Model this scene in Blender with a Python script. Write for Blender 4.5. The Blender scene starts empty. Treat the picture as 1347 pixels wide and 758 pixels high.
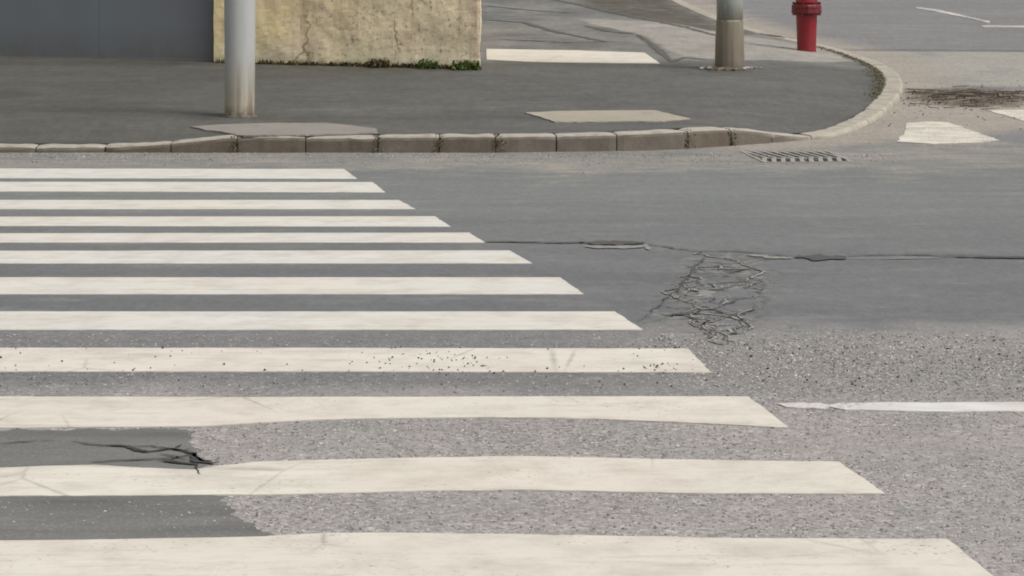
import bpy, bmesh, math, random
import numpy as np
from mathutils import Vector, noise
from mathutils.geometry import delaunay_2d_cdt

random.seed(7)
rng = np.random.default_rng(7)
scene = bpy.context.scene
COL = scene.collection
R = math.radians

# ------------------------------------------------------------------ camera
F, H, HOR, CX = 3500.0, 1.65, -90.0, 673.5      # focal length (px of a 1347 px wide frame), eye height, horizon row, centre column
cam = bpy.data.cameras.new('camera')
cam.sensor_width = 36.0
cam.lens = 36.0 * F / 1347.0
cam.shift_y = -(379.0 - HOR) / 1347.0
cam.clip_end = 3000
camo = bpy.data.objects.new('camera', cam)
camo.location = (0, 0, H)
camo.rotation_euler = (R(90), 0, 0)
COL.objects.link(camo)
scene.camera = camo

# ------------------------------------------------------------------ light
SUN_EL, SUN_AZ = 50.0, 118.0                      # azimuth clockwise from +Y
w = bpy.data.worlds.new('World'); scene.world = w; w.use_nodes = True
nt = w.node_tree; nt.nodes.clear()
sky = nt.nodes.new('ShaderNodeTexSky'); sky.sky_type = 'NISHITA'; sky.sun_disc = False
sky.sun_elevation = R(SUN_EL); sky.sun_rotation = R(SUN_AZ)
sky.dust_density = 6.0; sky.ozone_density = 0.6; sky.air_density = 1.0
hs = nt.nodes.new('ShaderNodeHueSaturation'); hs.inputs['Saturation'].default_value = 0.12
bg = nt.nodes.new('ShaderNodeBackground'); bg.inputs['Strength'].default_value = 0.148
wo = nt.nodes.new('ShaderNodeOutputWorld')
nt.links.new(sky.outputs[0], hs.inputs['Color']); nt.links.new(hs.outputs[0], bg.inputs['Color'])
nt.links.new(bg.outputs[0], wo.inputs['Surface'])
sun = bpy.data.lights.new('sun', 'SUN'); sun.energy = 1.0; sun.angle = R(18); sun.color = (1.0, 0.955, 0.90)
suno = bpy.data.objects.new('sun', sun); COL.objects.link(suno)
sd = Vector((math.sin(R(SUN_AZ)) * math.cos(R(SUN_EL)), math.cos(R(SUN_AZ)) * math.cos(R(SUN_EL)), math.sin(R(SUN_EL))))
suno.rotation_euler = sd.to_track_quat('Z', 'Y').to_euler()
vs = scene.view_settings
scene.display_settings.display_device = 'sRGB'
vs.view_transform = 'Standard'; vs.look = 'None'; vs.exposure = 0.22; vs.gamma = 1.0; vs.use_curve_mapping = False
scene.cycles.filter_width = 1.9

# ------------------------------------------------------------------ ground profile and un-projection
def T(Y):
    """height of the bare ground: flat carriageway, then a gentle rise behind the kerb"""
    Y = np.asarray(Y, float)
    a, b = 19.6, 20.4
    t = np.clip((Y - a) / (b - a), 0, 1)
    s = np.where(Y < a, 0.0, np.where(Y < b, 0.04 * (b - a) * t * t / 2, 0.04 * (Y - (a + b) / 2)))
    return np.minimum(s, 0.04 * (44 - 20))

def unproj(x, y, zf):
    Y = 20.0
    X = 0
    for _ in range(60):
        X = (x - CX) * Y / F
        Y = 0.5 * Y + 0.5 * F * (H - float(zf(X, Y))) / (y - HOR)
    X = (x - CX) * Y / F
    return X, Y
def G(x, y, dz=0.0):
    X, Y = unproj(x, y, lambda X, Y: T(Y) + dz)
    return Vector((X, Y, float(T(Y)) + dz))
def px_m(Y): return F / Y

# ------------------------------------------------------------------ object helpers
def link(name, me, mat=None, parent=None):
    o = bpy.data.objects.new(name, me); COL.objects.link(o)
    if mat: me.materials.append(mat)
    if parent: o.parent = parent
    return o
def tag(o, label=None, cat=None, group=None, kind=None):
    if label: o['label'] = label
    if cat: o['category'] = cat
    if group: o['group'] = group
    if kind: o['kind'] = kind
    return o
def empty(name, loc, rz=0):
    o = bpy.data.objects.new(name, None); COL.objects.link(o); o.location = loc; o.rotation_euler.z = rz
    o.empty_display_size = 0.1
    return o
def from_bm(name, bm, mat, parent=None, smooth=False):
    bmesh.ops.recalc_face_normals(bm, faces=bm.faces[:])
    me = bpy.data.meshes.new(name); bm.to_mesh(me); bm.free()
    if smooth:
        for p in me.polygons: p.use_smooth = True
    return link(name, me, mat, parent)
def from_np(name, V, Fc, mat, parent=None, smooth=False, attrs=None):
    me = bpy.data.meshes.new(name)
    me.from_pydata([tuple(map(float, v)) for v in V], [], [tuple(map(int, f)) for f in Fc]); me.update()
    for k, a in (attrs or {}).items():
        at = me.attributes.new(k, 'FLOAT', 'POINT'); at.data.foreach_set('value', np.asarray(a, np.float32))
    if smooth: me.polygons.foreach_set('use_smooth', [True] * len(me.polygons))
    return link(name, me, mat, parent)
def box(bm, x0, x1, y0, y1, z0, z1, bev=0.0):
    r = bmesh.ops.create_cube(bm, size=1.0)
    vv = r['verts']
    for v in vv:
        v.co = Vector((x0 + (v.co.x + .5) * (x1 - x0), y0 + (v.co.y + .5) * (y1 - y0), z0 + (v.co.z + .5) * (z1 - z0)))
    if bev > 0:
        es = list({e for v in vv for e in v.link_edges})
        bmesh.ops.bevel(bm, geom=es, offset=bev, segments=2, affect='EDGES', profile=0.6)
def lathe(bm, prof, n=40, jit=0.0, axis=None, org=(0, 0, 0), cap=True):
    """revolve (radius, height) pairs about z, or about the given axis"""
    q = Vector((0, 0, 1)).rotation_difference(Vector(axis)) if axis else None
    rings = []
    for r, z in prof:
        ring = []
        for i in range(n):
            a = 2 * math.pi * i / n
            rr = r * (1 + jit * noise.noise(Vector((math.cos(a) * 3, math.sin(a) * 3, z * 9))))
            c = Vector((rr * math.cos(a), rr * math.sin(a), z))
            if q: c = q @ c
            ring.append(bm.verts.new(c + Vector(org)))
        rings.append(ring)
    for a, b in zip(rings, rings[1:]):
        for i in range(n):
            bm.faces.new((a[i], a[(i + 1) % n], b[(i + 1) % n], b[i]))
    if cap:
        bm.faces.new(list(reversed(rings[0]))); bm.faces.new(rings[-1])

# ------------------------------------------------------------------ material helpers
class Mat:
    def __init__(s, name, rough=0.9, spec=0.25, metal=0.0):
        s.m = bpy.data.materials.new(name); s.m.use_nodes = True
        s.nt = s.m.node_tree; s.b = s.nt.nodes['Principled BSDF']
        s.b.inputs['Roughness'].default_value = rough
        s.b.inputs['Specular IOR Level'].default_value = spec
        s.b.inputs['Metallic'].default_value = metal
        tc = s.nt.nodes.new('ShaderNodeTexCoord'); s.obj = tc.outputs['Object']
        s.pos = s.nt.nodes.new('ShaderNodeNewGeometry').outputs['Position']
    def n(s, t, **kw):
        nd = s.nt.nodes.new('ShaderNode' + t)
        for k, v in kw.items(): setattr(nd, k, v)
        return nd
    def put(s, sock, v):
        if isinstance(v, bpy.types.NodeSocket): s.nt.links.new(v, sock)
        elif isinstance(v, (tuple, list)) and sock.type == 'RGBA' and len(v) == 3: sock.default_value = (*v, 1)
        else: sock.default_value = v
    def scale(s, vec, sc):
        m = s.n('Mapping'); s.put(m.inputs['Vector'], vec); m.inputs['Scale'].default_value = sc
        return m.outputs[0]
    def offset_random(s, vec, k=37.0):
        oi = s.n('ObjectInfo'); mu = s.n('Math', operation='MULTIPLY'); s.put(mu.inputs[0], oi.outputs['Random']); mu.inputs[1].default_value = k
        ad = s.n('VectorMath', operation='ADD'); s.put(ad.inputs[0], vec); s.put(ad.inputs[1], mu.outputs[0])
        return ad.outputs[0]
    def noise(s, vec, sc, det=4.0, rough=0.55, dist=0.0):
        t = s.n('TexNoise'); s.put(t.inputs['Vector'], vec); t.inputs['Scale'].default_value = sc
        t.inputs['Detail'].default_value = det; t.inputs['Roughness'].default_value = rough; t.inputs['Distortion'].default_value = dist
        return t.outputs['Fac']
    def vor(s, vec, sc, feature='F1', out='Distance', rnd=1.0):
        t = s.n('TexVoronoi', feature=feature); s.put(t.inputs['Vector'], vec); t.inputs['Scale'].default_value = sc
        t.inputs['Randomness'].default_value = rnd
        return t.outputs[out]
    def ramp(s, fac, *stops, interp='LINEAR'):
        r = s.n('ValToRGB'); s.put(r.inputs[0], fac); cr = r.color_ramp; cr.interpolation = interp
        while len(cr.elements) < len(stops): cr.elements.new(0.5)
        for e, (p, c) in zip(cr.elements, stops):
            e.position = p; e.color = (c, c, c, 1) if isinstance(c, (int, float)) else (*c, 1)
        return r.outputs[0]
    def map(s, v, a, b, c=0.0, d=1.0):
        m = s.n('MapRange'); s.put(m.inputs[0], v)
        for i, q in enumerate((a, b, c, d)): m.inputs[i + 1].default_value = q
        return m.outputs[0]
    def math(s, op, a, b=0.0):
        m = s.n('Math', operation=op); s.put(m.inputs[0], a); s.put(m.inputs[1], b); return m.outputs[0]
    def mix(s, f, a, b, mode='MIX'):
        m = s.n('Mix', data_type='RGBA', blend_type=mode); s.put(m.inputs[0], f); s.put(m.inputs[6], a); s.put(m.inputs[7], b)
        return m.outputs[2]
    def attr(s, k):
        a = s.n('Attribute'); a.attribute_name = k; return a.outputs['Fac']
    def sep(s, vec):
        x = s.n('SeparateXYZ'); s.put(x.inputs[0], vec); return x.outputs
    def out(s, col, bump=None, strength=0.3, dist=0.01, rough=None):
        s.put(s.b.inputs['Base Color'], col)
        if rough is not None: s.put(s.b.inputs['Roughness'], rough)
        if bump is not None:
            b = s.n('Bump'); b.inputs['Strength'].default_value = strength; b.inputs['Distance'].default_value = dist
            s.put(b.inputs['Height'], bump); s.put(s.b.inputs['Normal'], b.outputs[0])
        return s.m

def lin(r, g, b, k=0.80):
    f = lambda c: ((c / 255 + 0.055) / 1.055) ** 2.4 if c > 10 else c / 255 / 12.92
    return (f(r) * k, f(g) * k, f(b) * k)

# asphalt of the carriageway: aggregate in a binder, ageing zones carried by the sheet's own attributes
def asphalt():
    a = Mat('asphalt', 0.88, 0.25)
    p = a.pos
    streak = a.noise(a.scale(p, (0.35, 2.0, 1)), 1.0, 8, 0.72)
    blot = a.noise(p, 1.3, 6, 0.65)
    near = a.mix(a.map(blot, 0.35, 0.65), lin(147, 145, 141), lin(161, 154, 151))
    lane = a.mix(a.map(streak, 0.3, 0.7), lin(101, 102, 103), lin(113, 114, 114))
    far = a.mix(a.map(streak, 0.3, 0.7), lin(110, 113, 112), lin(122, 124, 121))
    side = a.mix(a.map(streak, 0.3, 0.7), lin(117, 116, 116), lin(130, 128, 128))
    c = a.mix(a.attr('lane'), near, lane)
    c = a.mix(a.attr('fringe'), c, far)
    c = a.mix(a.attr('side'), c, side)
    palen = a.map(a.math('ADD', a.attr('pale'), a.map(a.noise(a.scale(p, (1, .6, 1)), 1.6, 8, 0.75), 0, 1, -1.1, 0.9)), 0.3, 0.85)
    c = a.mix(a.math('MULTIPLY', palen, a.map(a.attr('pale'), 0.0, 0.25)), c, a.mix(blot, lin(142, 139, 133), lin(164, 160, 150)))
    sandn = a.map(a.math('ADD', a.attr('sand'), a.map(a.noise(a.scale(p, (0.6, 2.0, 1)), 3.0, 6, 0.7), 0, 1, -0.5, 0.5)), 0.3, 0.8)
    c = a.mix(a.math('MULTIPLY', sandn, a.map(a.attr('sand'), 0.0, 0.25)), c, a.mix(blot, lin(139, 131, 121), lin(168, 160, 149)))
    dirtn = a.map(a.math('ADD', a.attr('dirt'), a.map(a.noise(a.scale(p, (0.5, 2.2, 1)), 4.0, 6, 0.7), 0, 1, -0.6, 0.6)), 0.35, 0.7)
    c = a.mix(a.math('MULTIPLY', dirtn, a.map(a.attr('dirt'), 0.0, 0.3)), c, lin(110, 99, 87))
    c = a.mix(a.attr('tar'), c, lin(66, 66, 66))
    # crazed block cracking in the fatigued area
    wv = a.n('VectorMath', operation='ADD'); a.put(wv.inputs[0], p)
    tn = a.n('TexNoise'); a.put(tn.inputs['Vector'], p); tn.inputs['Scale'].default_value = 6.0; tn.inputs['Detail'].default_value = 4.0
    ds = a.n('VectorMath', operation='SCALE'); a.put(ds.inputs[0], tn.outputs['Color']); ds.inputs['Scale'].default_value = 0.22; a.put(wv.inputs[1], ds.outputs[0])
    e1 = a.vor(a.scale(wv.outputs[0], (1, .8, 1)), 3.1, 'DISTANCE_TO_EDGE'); e2 = a.vor(wv.outputs[0], 7.5, 'DISTANCE_TO_EDGE')
    crz = a.attr('craze')
    gap1 = a.map(a.noise(p, 2.3, 4, 0.6), 0.36, 0.50); gap2 = a.map(a.noise(p, 3.1, 4, 0.6), 0.44, 0.56)
    l1 = a.math('MULTIPLY', a.map(e1, 0.02, 0.055, 1.0, 0.0), gap1); l2 = a.math('MULTIPLY', a.map(e2, 0.012, 0.06, 1.0, 0.0), gap2)
    crack = a.math('MULTIPLY', a.math('MAXIMUM', l1, l2), a.map(crz, 0.25, 0.6))
    crumb = a.math('MULTIPLY', a.math('MULTIPLY', a.map(e1, 0.05, 0.16, 1.0, 0.0), a.map(a.noise(a.scale(p, (1, .6, 1)), 11.0, 4, 0.7), 0.46, 0.55)), a.map(crz, 0.3, 0.7))
    c = a.mix(a.math('MULTIPLY', crumb, 0.75), c, lin(156, 153, 147))
    c = a.mix(a.math('MULTIPLY', crack, 0.85), c, lin(60, 59, 58))
    # oil drips, old repairs and tyre-polished blotches
    oil = a.map(a.noise(p, 1.7, 7, 0.72), 0.60, 0.74, 0.0, 0.35)
    c = a.mix(oil, c, lin(88, 87, 85))
    wear = a.map(a.noise(a.scale(p, (0.8, 1.5, 1)), 2.6, 8, 0.75), 0.52, 0.74, 0.0, 0.40)
    c = a.mix(wear, c, lin(158, 155, 150))
    # aggregate
    cell = a.sep(a.vor(p, 95.0, 'F1', 'Color'))[0]
    cell2 = a.sep(a.vor(p, 42.0, 'F1', 'Color'))[1]
    ag = a.ramp(cell, (0.0, 0.62), (0.3, 0.88), (0.6, 1.0), (0.86, 1.14), (1.0, 1.5))
    ag2 = a.ramp(cell2, (0.0, 0.80), (0.25, 0.98), (0.75, 1.02), (0.93, 1.1), (1.0, 1.3))
    agm = a.mix(1.0, ag, ag2, 'MULTIPLY')
    fine = a.map(a.noise(p, 34.0, 5, 0.85), 0.25, 0.75, 0.72, 1.28)
    finec = a.n('CombineColor'); [a.put(finec.inputs[i], fine) for i in range(3)]
    amt = a.math('MULTIPLY', a.attr('coarse'), a.map(a.noise(p, 0.9, 3), 0.3, 0.7, 0.55, 1.0))
    fine2 = a.map(a.noise(a.scale(p, (16.0, 6.0, 1)), 1.0, 6, 0.82), 0.3, 0.7, 0.86, 1.14)
    f2 = a.n('CombineColor'); [a.put(f2.inputs[i], fine2) for i in range(3)]
    c = a.mix(1.0, c, f2.outputs[0], 'MULTIPLY')
    c = a.mix(1.0, c, a.mix(amt, finec.outputs[0], agm), 'MULTIPLY')
    # long grime and wheel-polish variation
    grime = a.map(a.noise(a.scale(p, (0.25, 1.3, 1)), 1.0, 7, 0.7), 0.3, 0.7, 0.90, 1.08)
    gc = a.n('CombineColor'); [a.put(gc.inputs[i], grime) for i in range(3)]
    c = a.mix(1.0, c, gc.outputs[0], 'MULTIPLY')
    h = a.math('ADD', a.math('MULTIPLY', a.vor(p, 95.0), -0.6), a.math('MULTIPLY', a.noise(p, 40, 3), 0.5))
    h = a.math('SUBTRACT', h, a.math('MULTIPLY', crack, 0.25))
    return a.out(c, h, 0.35, 0.006)
M_ROAD = asphalt()

def pavement_mat():
    a = Mat('pavement_asphalt', 0.9, 0.25)
    p = a.pos
    st = a.noise(a.scale(p, (0.5, 1.6, 1)), 0.9, 6, 0.65)
    left = a.mix(a.map(st, 0.3, 0.7), lin(82, 81, 76), lin(93, 92, 87))
    right = a.mix(a.map(st, 0.3, 0.7), lin(88, 87, 84), lin(101, 100, 96))
    c = a.mix(a.attr('fresh'), right, left)
    alley = a.mix(a.map(a.noise(a.scale(p, (0.5, 0.35, 1)), 2.2, 6, 0.7), 0.35, 0.65), lin(100, 99, 96), lin(131, 129, 124))
    c = a.mix(a.attr('alley'), c, alley)
    pn = a.map(a.math('ADD', a.attr('pale'), a.map(a.noise(p, 2.5, 6, 0.7), 0, 1, -0.4, 0.4)), 0.35, 0.6)
    c = a.mix(a.math('MULTIPLY', pn, a.map(a.attr('pale'), 0, 0.25)), c, a.mix(st, lin(139, 136, 129), lin(160, 155, 147)))
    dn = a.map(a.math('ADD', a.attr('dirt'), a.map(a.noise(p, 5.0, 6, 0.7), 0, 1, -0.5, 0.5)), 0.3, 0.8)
    c = a.mix(a.math('MULTIPLY', dn, a.map(a.attr('dirt'), 0, 0.25)), c, a.mix(st, lin(84, 78, 66), lin(70, 66, 54)))  # one dark tone for dirt and for painted contact shade
    fine = a.map(a.noise(p, 48.0, 4, 0.8), 0.25, 0.75, 0.76, 1.24)
    fine = a.math('MULTIPLY', fine, a.map(a.noise(a.scale(p, (1.0, 1.4, 1)), 1.7, 9, 0.82), 0.32, 0.68, 0.74, 1.22))
    fine = a.math('MULTIPLY', fine, a.map(a.noise(a.scale(p, (13.0, 3.0, 1)), 1.0, 6, 0.8), 0.3, 0.7, 0.84, 1.16))
    gum = a.map(a.vor(p, 1.9), 0.03, 0.05, 0.72, 1.0)
    fine = a.math('MULTIPLY', fine, gum)
    spots = a.map(a.noise(p, 9.0, 4, 0.6), 0.62, 0.75, 1.0, 1.14)
    f = a.math('MULTIPLY', fine, spots)
    fc = a.n('CombineColor'); [a.put(fc.inputs[i], f) for i in range(3)]
    c = a.mix(1.0, c, fc.outputs[0], 'MULTIPLY')
    return a.out(c, a.noise(p, 70, 4), 0.35, 0.008)
M_PAVE = pavement_mat()

def paint(name, c1, c2, wear=0.60, rough=0.75, cracks=True):
    a = Mat(name, rough, 0.3)
    v = a.offset_random(a.obj)
    st = a.noise(a.scale(v, (0.6, 5.0, 1)), 1.6, 6, 0.65)
    c = a.mix(a.map(st, 0.3, 0.7), c1, c2)
    c = a.mix(a.map(a.noise(v, 0.9, 3), 0.4, 0.62, 0, 0.6), c, lin(214, 205, 192))
    grime = a.map(a.noise(v, 5.0, 6, 0.7), 0.44, 0.74, 0.0, 0.42)
    c = a.mix(grime, c, lin(150, 140, 125))
    smear = a.map(a.noise(a.scale(v, (0.7, 6.0, 1)), 2.2, 5, 0.75, 1.2), 0.54, 0.66, 0.0, 0.34)
    c = a.mix(smear, c, lin(158, 150, 136))
    if cracks:
        e = a.vor(a.scale(v, (1.0, 0.55, 1)), 1.7, 'DISTANCE_TO_EDGE')
        wob = a.math('ADD', e, a.map(a.noise(v, 14, 3), 0, 1, -0.012, 0.012))
        c = a.mix(a.math('MULTIPLY', a.map(wob, 0.0, 0.016, 0.42, 0.0), a.map(a.noise(v, 1.1, 2), 0.5, 0.6)), c, lin(120, 112, 100))
    chips = a.map(a.noise(v, 55.0, 4, 0.7), wear, wear + 0.07)
    chips = a.math('MULTIPLY', chips, a.map(a.noise(v, 3.0, 4, 0.6), 0.45, 0.65))
    c = a.mix(chips, c, lin(128, 122, 116))
    return a.out(c, a.noise(v, 50, 4), 0.2, 0.004)
M_STRIPE = paint('thermoplastic_cream', lin(219, 214, 202), lin(209, 203, 191))
M_STRIPE_FAR = paint('thermoplastic_white', lin(215, 213, 205), lin(206, 202, 195), 0.66, cracks=False)
M_WORN = paint('worn_white_paint', lin(226, 222, 208), lin(196, 190, 176), 0.50, 0.8, cracks=False)
M_FADE = paint('faded_line_paint', lin(196, 195, 192), lin(164, 163, 160), 0.44, 0.8, cracks=False)
M_LINE = paint('white_line_paint', lin(224, 224, 222), lin(205, 204, 200), 0.50, 0.7, cracks=False)

def stone_mat():
    a = Mat('kerb_concrete', 0.9, 0.25)
    v = a.offset_random(a.pos, 13.0)
    oi = a.n('ObjectInfo').outputs['Random']
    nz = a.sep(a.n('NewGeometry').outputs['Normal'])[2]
    c = a.mix(oi, lin(156, 150, 139), lin(169, 164, 156))
    c = a.mix(a.map(a.noise(v, 4.0, 6, 0.7), 0.35, 0.7), c, lin(128, 120, 106))
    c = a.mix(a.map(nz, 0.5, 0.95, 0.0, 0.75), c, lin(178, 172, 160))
    # road dirt splashed on the upright face, top painted paler to look lit
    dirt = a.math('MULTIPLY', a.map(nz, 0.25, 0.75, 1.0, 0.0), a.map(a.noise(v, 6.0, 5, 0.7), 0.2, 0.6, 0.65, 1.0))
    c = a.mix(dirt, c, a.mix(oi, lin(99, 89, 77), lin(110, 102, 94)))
    c = a.mix(a.attr('pale'), c, a.mix(a.noise(v, 5, 5), lin(150, 144, 130), lin(186, 179, 166)))
    c = a.mix(a.map(a.noise(v, 9.0, 7, 0.75), 0.50, 0.70, 0, 0.6), c, lin(108, 102, 90))
    c = a.mix(a.map(a.noise(v, 30.0, 4, 0.7), 0.6, 0.75, 0, 0.4), c, lin(95, 90, 78))
    return a.out(c, a.noise(v, 35, 5, 0.7), 0.5, 0.01)
M_STONE = stone_mat()

def concrete(name, c1, c2, dark):
    a = Mat(name, 0.9, 0.25); p = a.pos
    c = a.mix(a.map(a.noise(a.scale(p, (0.7, 1.4, 1)), 2.6, 6, 0.7), 0.3, 0.7), c1, c2)
    c = a.mix(a.map(a.noise(p, 7.0, 6, 0.75), 0.58, 0.72, 0, 0.7), c, dark)
    c = a.mix(a.map(a.noise(p, 60.0, 3, 0.7), 0.5, 0.8, 0, 0.3), c, dark)
    return a.out(c, a.noise(p, 50, 4), 0.4, 0.006)
M_SLAB = concrete('pale_concrete', lin(149, 143, 136), lin(135, 129, 122), lin(99, 94, 87))
M_COVER = concrete('sandy_concrete', lin(170, 161, 148), lin(154, 148, 131), lin(111, 106, 95))

def flat(name, c1, c2, sc=6.0, rough=0.9, spec=0.25, metal=0.0, bsc=60, bst=0.3):
    a = Mat(name, rough, spec, metal)
    c = a.mix(a.map(a.noise(a.pos, sc, 5, 0.65), 0.35, 0.65), c1, c2)
    return a.out(c, a.noise(a.pos, bsc, 4), bst, 0.005)
M_TAR = flat('tar_crack', lin(72, 71, 69), lin(92, 91, 88), 12)
M_PCRACK = flat('weathered_crack', lin(84, 82, 76), lin(100, 98, 90), 5)
M_CRACK = flat('open_crack', lin(46, 46, 45), lin(78, 77, 74), 22)
M_CRUMB = flat('crumbled_edge', lin(150, 147, 141), lin(128, 126, 121), 20)
M_IRON = flat('cast_iron', lin(140, 136, 131), lin(162, 157, 150), 14, 0.7, 0.3, 0.0)
M_DARK_PLATE = flat('drain_dark_plate', lin(30, 29, 27), lin(44, 42, 39), 8)

def patch_mat():
    a = Mat('patch_asphalt', 0.9, 0.25); p = a.pos
    c = a.mix(a.map(a.noise(a.scale(p, (0.6, 2.2, 1)), 2.0, 6, 0.7), 0.3, 0.7), lin(94, 94, 92), lin(125, 124, 120))
    sp = a.math('MULTIPLY', a.map(a.noise(p, 85.0, 3, 0.7), 0.55, 0.75), a.map(a.noise(a.scale(p, (0.6, 1.5, 1)), 2.4, 3), 0.38, 0.55))
    c = a.mix(a.math('MULTIPLY', sp, 0.9), c, lin(160, 154, 148))
    c = a.mix(a.map(a.noise(p, 60.0, 4, 0.7), 0.5, 0.8, 0, 0.5), c, lin(70, 70, 69))
    return a.out(c, a.noise(p, 60, 4), 0.35, 0.006)
M_PATCH = patch_mat()

def wobv(a, o):
    t = a.n('TexNoise'); a.put(t.inputs['Vector'], o); t.inputs['Scale'].default_value = 9.0; t.inputs['Detail'].default_value = 4.0
    d = a.n('VectorMath', operation='SCALE'); a.put(d.inputs[0], t.outputs['Color']); d.inputs['Scale'].default_value = 0.16
    w_ = a.n('VectorMath', operation='ADD'); a.put(w_.inputs[0], o); a.put(w_.inputs[1], d.outputs[0])
    return w_.outputs[0]
def wall_mat():
    a = Mat('roughcast', 0.95, 0.15); o = a.obj
    x, y, z = a.sep(o)[:3]
    big = a.noise(o, 2.0, 7, 0.7)
    c = a.mix(a.map(big, 0.38, 0.62), lin(226, 206, 152, 1), lin(206, 186, 156, 1))
    u = a.map(x, 0.2, 1.9)                                   # ochre near the gate, greyer render toward the free corner
    c = a.mix(u, c, a.mix(a.map(big, 0.4, 0.6), lin(204, 188, 160, 1), lin(226, 212, 178, 1)))
    c = a.mix(a.map(a.noise(o, 3.1, 5, 0.65), 0.50, 0.66, 0, 0.6), c, lin(188, 166, 146, 1))
    c = a.mix(a.map(a.noise(a.offset_random(o, 91.0), 2.3, 5, 0.65), 0.52, 0.66, 0, 0.5), c, lin(206, 198, 150, 1))
    streak = a.map(a.noise(a.scale(o, (9.0, 9.0, 0.9)), 1.0, 5, 0.7), 0.50, 0.74, 0, 0.65)
    c = a.mix(a.math('MULTIPLY', streak, a.map(z, 0.15, 0.65, 0.15, 1.0)), c, lin(140, 116, 90))
    c = a.mix(a.math('MULTIPLY', a.map(z, 0.30, 0.04), a.map(a.noise(o, 6.0, 5, 0.7), 0.3, 0.7, 0.2, 0.9)), c, lin(208, 200, 172, 1))
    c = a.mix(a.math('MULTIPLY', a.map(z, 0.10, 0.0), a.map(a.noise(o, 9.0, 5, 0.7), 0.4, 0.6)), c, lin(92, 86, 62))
    pit_dark = a.map(a.noise(o, 20.0, 5, 0.7), 0.56, 0.66, 0, 0.75)
    c = a.mix(a.math('MULTIPLY', pit_dark, a.map(x, 0.3, 1.4, 0.15, 1.0)), c, lin(122, 106, 82))
    vein = a.math('MULTIPLY', a.map(a.vor(a.scale(wobv(a, o), (1, 1, .45)), 1.6, 'DISTANCE_TO_EDGE'), 0.0, 0.022, 0.75, 0.0), a.map(a.noise(o, 1.7, 3), 0.50, 0.60))
    c = a.mix(vein, c, lin(116, 98, 74))
    c = a.mix(a.map(a.noise(o, 38.0, 4, 0.7), 0.55, 0.75, 0, 0.35), c, lin(240, 226, 198, 1))
    h = a.math('ADD', a.noise(o, 22, 6, 0.75), a.math('MULTIPLY', a.noise(o, 70, 3), 0.4))
    return a.out(c, h, 0.40, 0.010)
M_WALL = wall_mat()

def gate_mat():
    a = Mat('grey_gate_paint', 0.55, 0.35); o = a.obj
    c = a.mix(a.map(a.noise(a.scale(o, (1.6, 1, 0.5)), 1.3, 4), 0.3, 0.7), lin(113, 114, 120), lin(113, 122, 127))
    c = a.mix(a.math('MULTIPLY', a.map(a.sep(o)[2], 0.40, 0.0), a.map(a.noise(o, 5, 5, 0.7), 0.3, 0.7, 0.3, 1.0)), c, lin(100, 97, 92))
    return a.out(c, a.noise(a.scale(o, (3, 3, 1)), 3, 3), 0.06, 0.01)
M_GATE = gate_mat()

def pole_mat(name, top, stain, low, z0, z1):
    a = Mat(name, 0.6, 0.35, 0.0); o = a.obj; z = a.sep(o)[2]
    c = a.mix(a.map(a.noise(a.scale(o, (6, 6, 0.6)), 2.0, 5, 0.6), 0.3, 0.7), top, tuple(q * 0.9 for q in top))
    zz = a.math('ADD', z, a.map(a.noise(a.scale(o, (10, 10, 1.5)), 1.2, 5, 0.7), 0.3, 0.7, -0.12, 0.12))
    c = a.mix(a.map(zz, z1, z0), c, stain)
    streak = a.map(a.noise(a.scale(o, (14, 14, 0.8)), 1.0, 5, 0.7), 0.48, 0.66)
    c = a.mix(a.math('MULTIPLY', streak, a.map(zz, z1 * 0.9, z0 * 0.5, 0.0, 0.9)), c, low)
    c = a.mix(a.math('MULTIPLY', a.map(z, 0.10, 0.0), a.map(a.noise(o, 16, 5, 0.7), 0.35, 0.6, 0.2, 0.9)), c, tuple(q * 0.7 for q in low))
    return a.out(c, a.noise(o, 30, 5), 0.15, 0.004)
M_POLE_L = pole_mat('galvanised_steel', lin(176, 178, 176), lin(172, 164, 146), lin(98, 80, 66), 0.12, 0.55)
M_POLE_R = pole_mat('grey_green_paint', lin(172, 177, 169), lin(144, 138, 118), lin(118, 110, 92), 0.44, 0.64)
M_SLEEVE = pole_mat('dirty_concrete_sleeve', lin(136, 128, 110), lin(122, 112, 99), lin(88, 78, 66), 0.02, 0.50)
M_RED = flat('red_hydrant_paint', lin(140, 18, 32), lin(118, 16, 28), 9, 0.42, 0.5, 0, 25, 0.12)
M_DARKRED = flat('dark_red_iron', lin(92, 16, 24), lin(112, 20, 30), 18, 0.5, 0.45)

def leaf(name, c1, c2, c3):
    a = Mat(name, 0.75, 0.2)
    g = a.n('NewGeometry'); 
    c = a.ramp(g.outputs['Random Per Island'], (0.0, c1), (0.5, c2), (1.0, c3))
    return a.out(c)
M_GREEN = leaf('weed_leaf', lin(38, 58, 20), lin(68, 88, 36), lin(100, 112, 58))
M_DRY = leaf('dry_weed', lin(58, 54, 34), lin(82, 78, 50), lin(110, 98, 66))
M_MOSS = leaf('moss', lin(74, 70, 50), lin(98, 92, 66), lin(112, 110, 74))
M_LITTER = leaf('leaf_litter', lin(74, 68, 60), lin(106, 98, 88), lin(150, 142, 130))
M_CHIP = leaf('stone_chips', lin(104, 100, 97), lin(156, 149, 145), lin(208, 201, 195))
M_CHIPL = leaf('pale_chips', lin(142, 137, 130), lin(176, 170, 161), lin(216, 210, 200))
M_CHIPD = leaf('dark_chips', lin(40, 38, 36), lin(66, 62, 56), lin(96, 88, 76))

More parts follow.
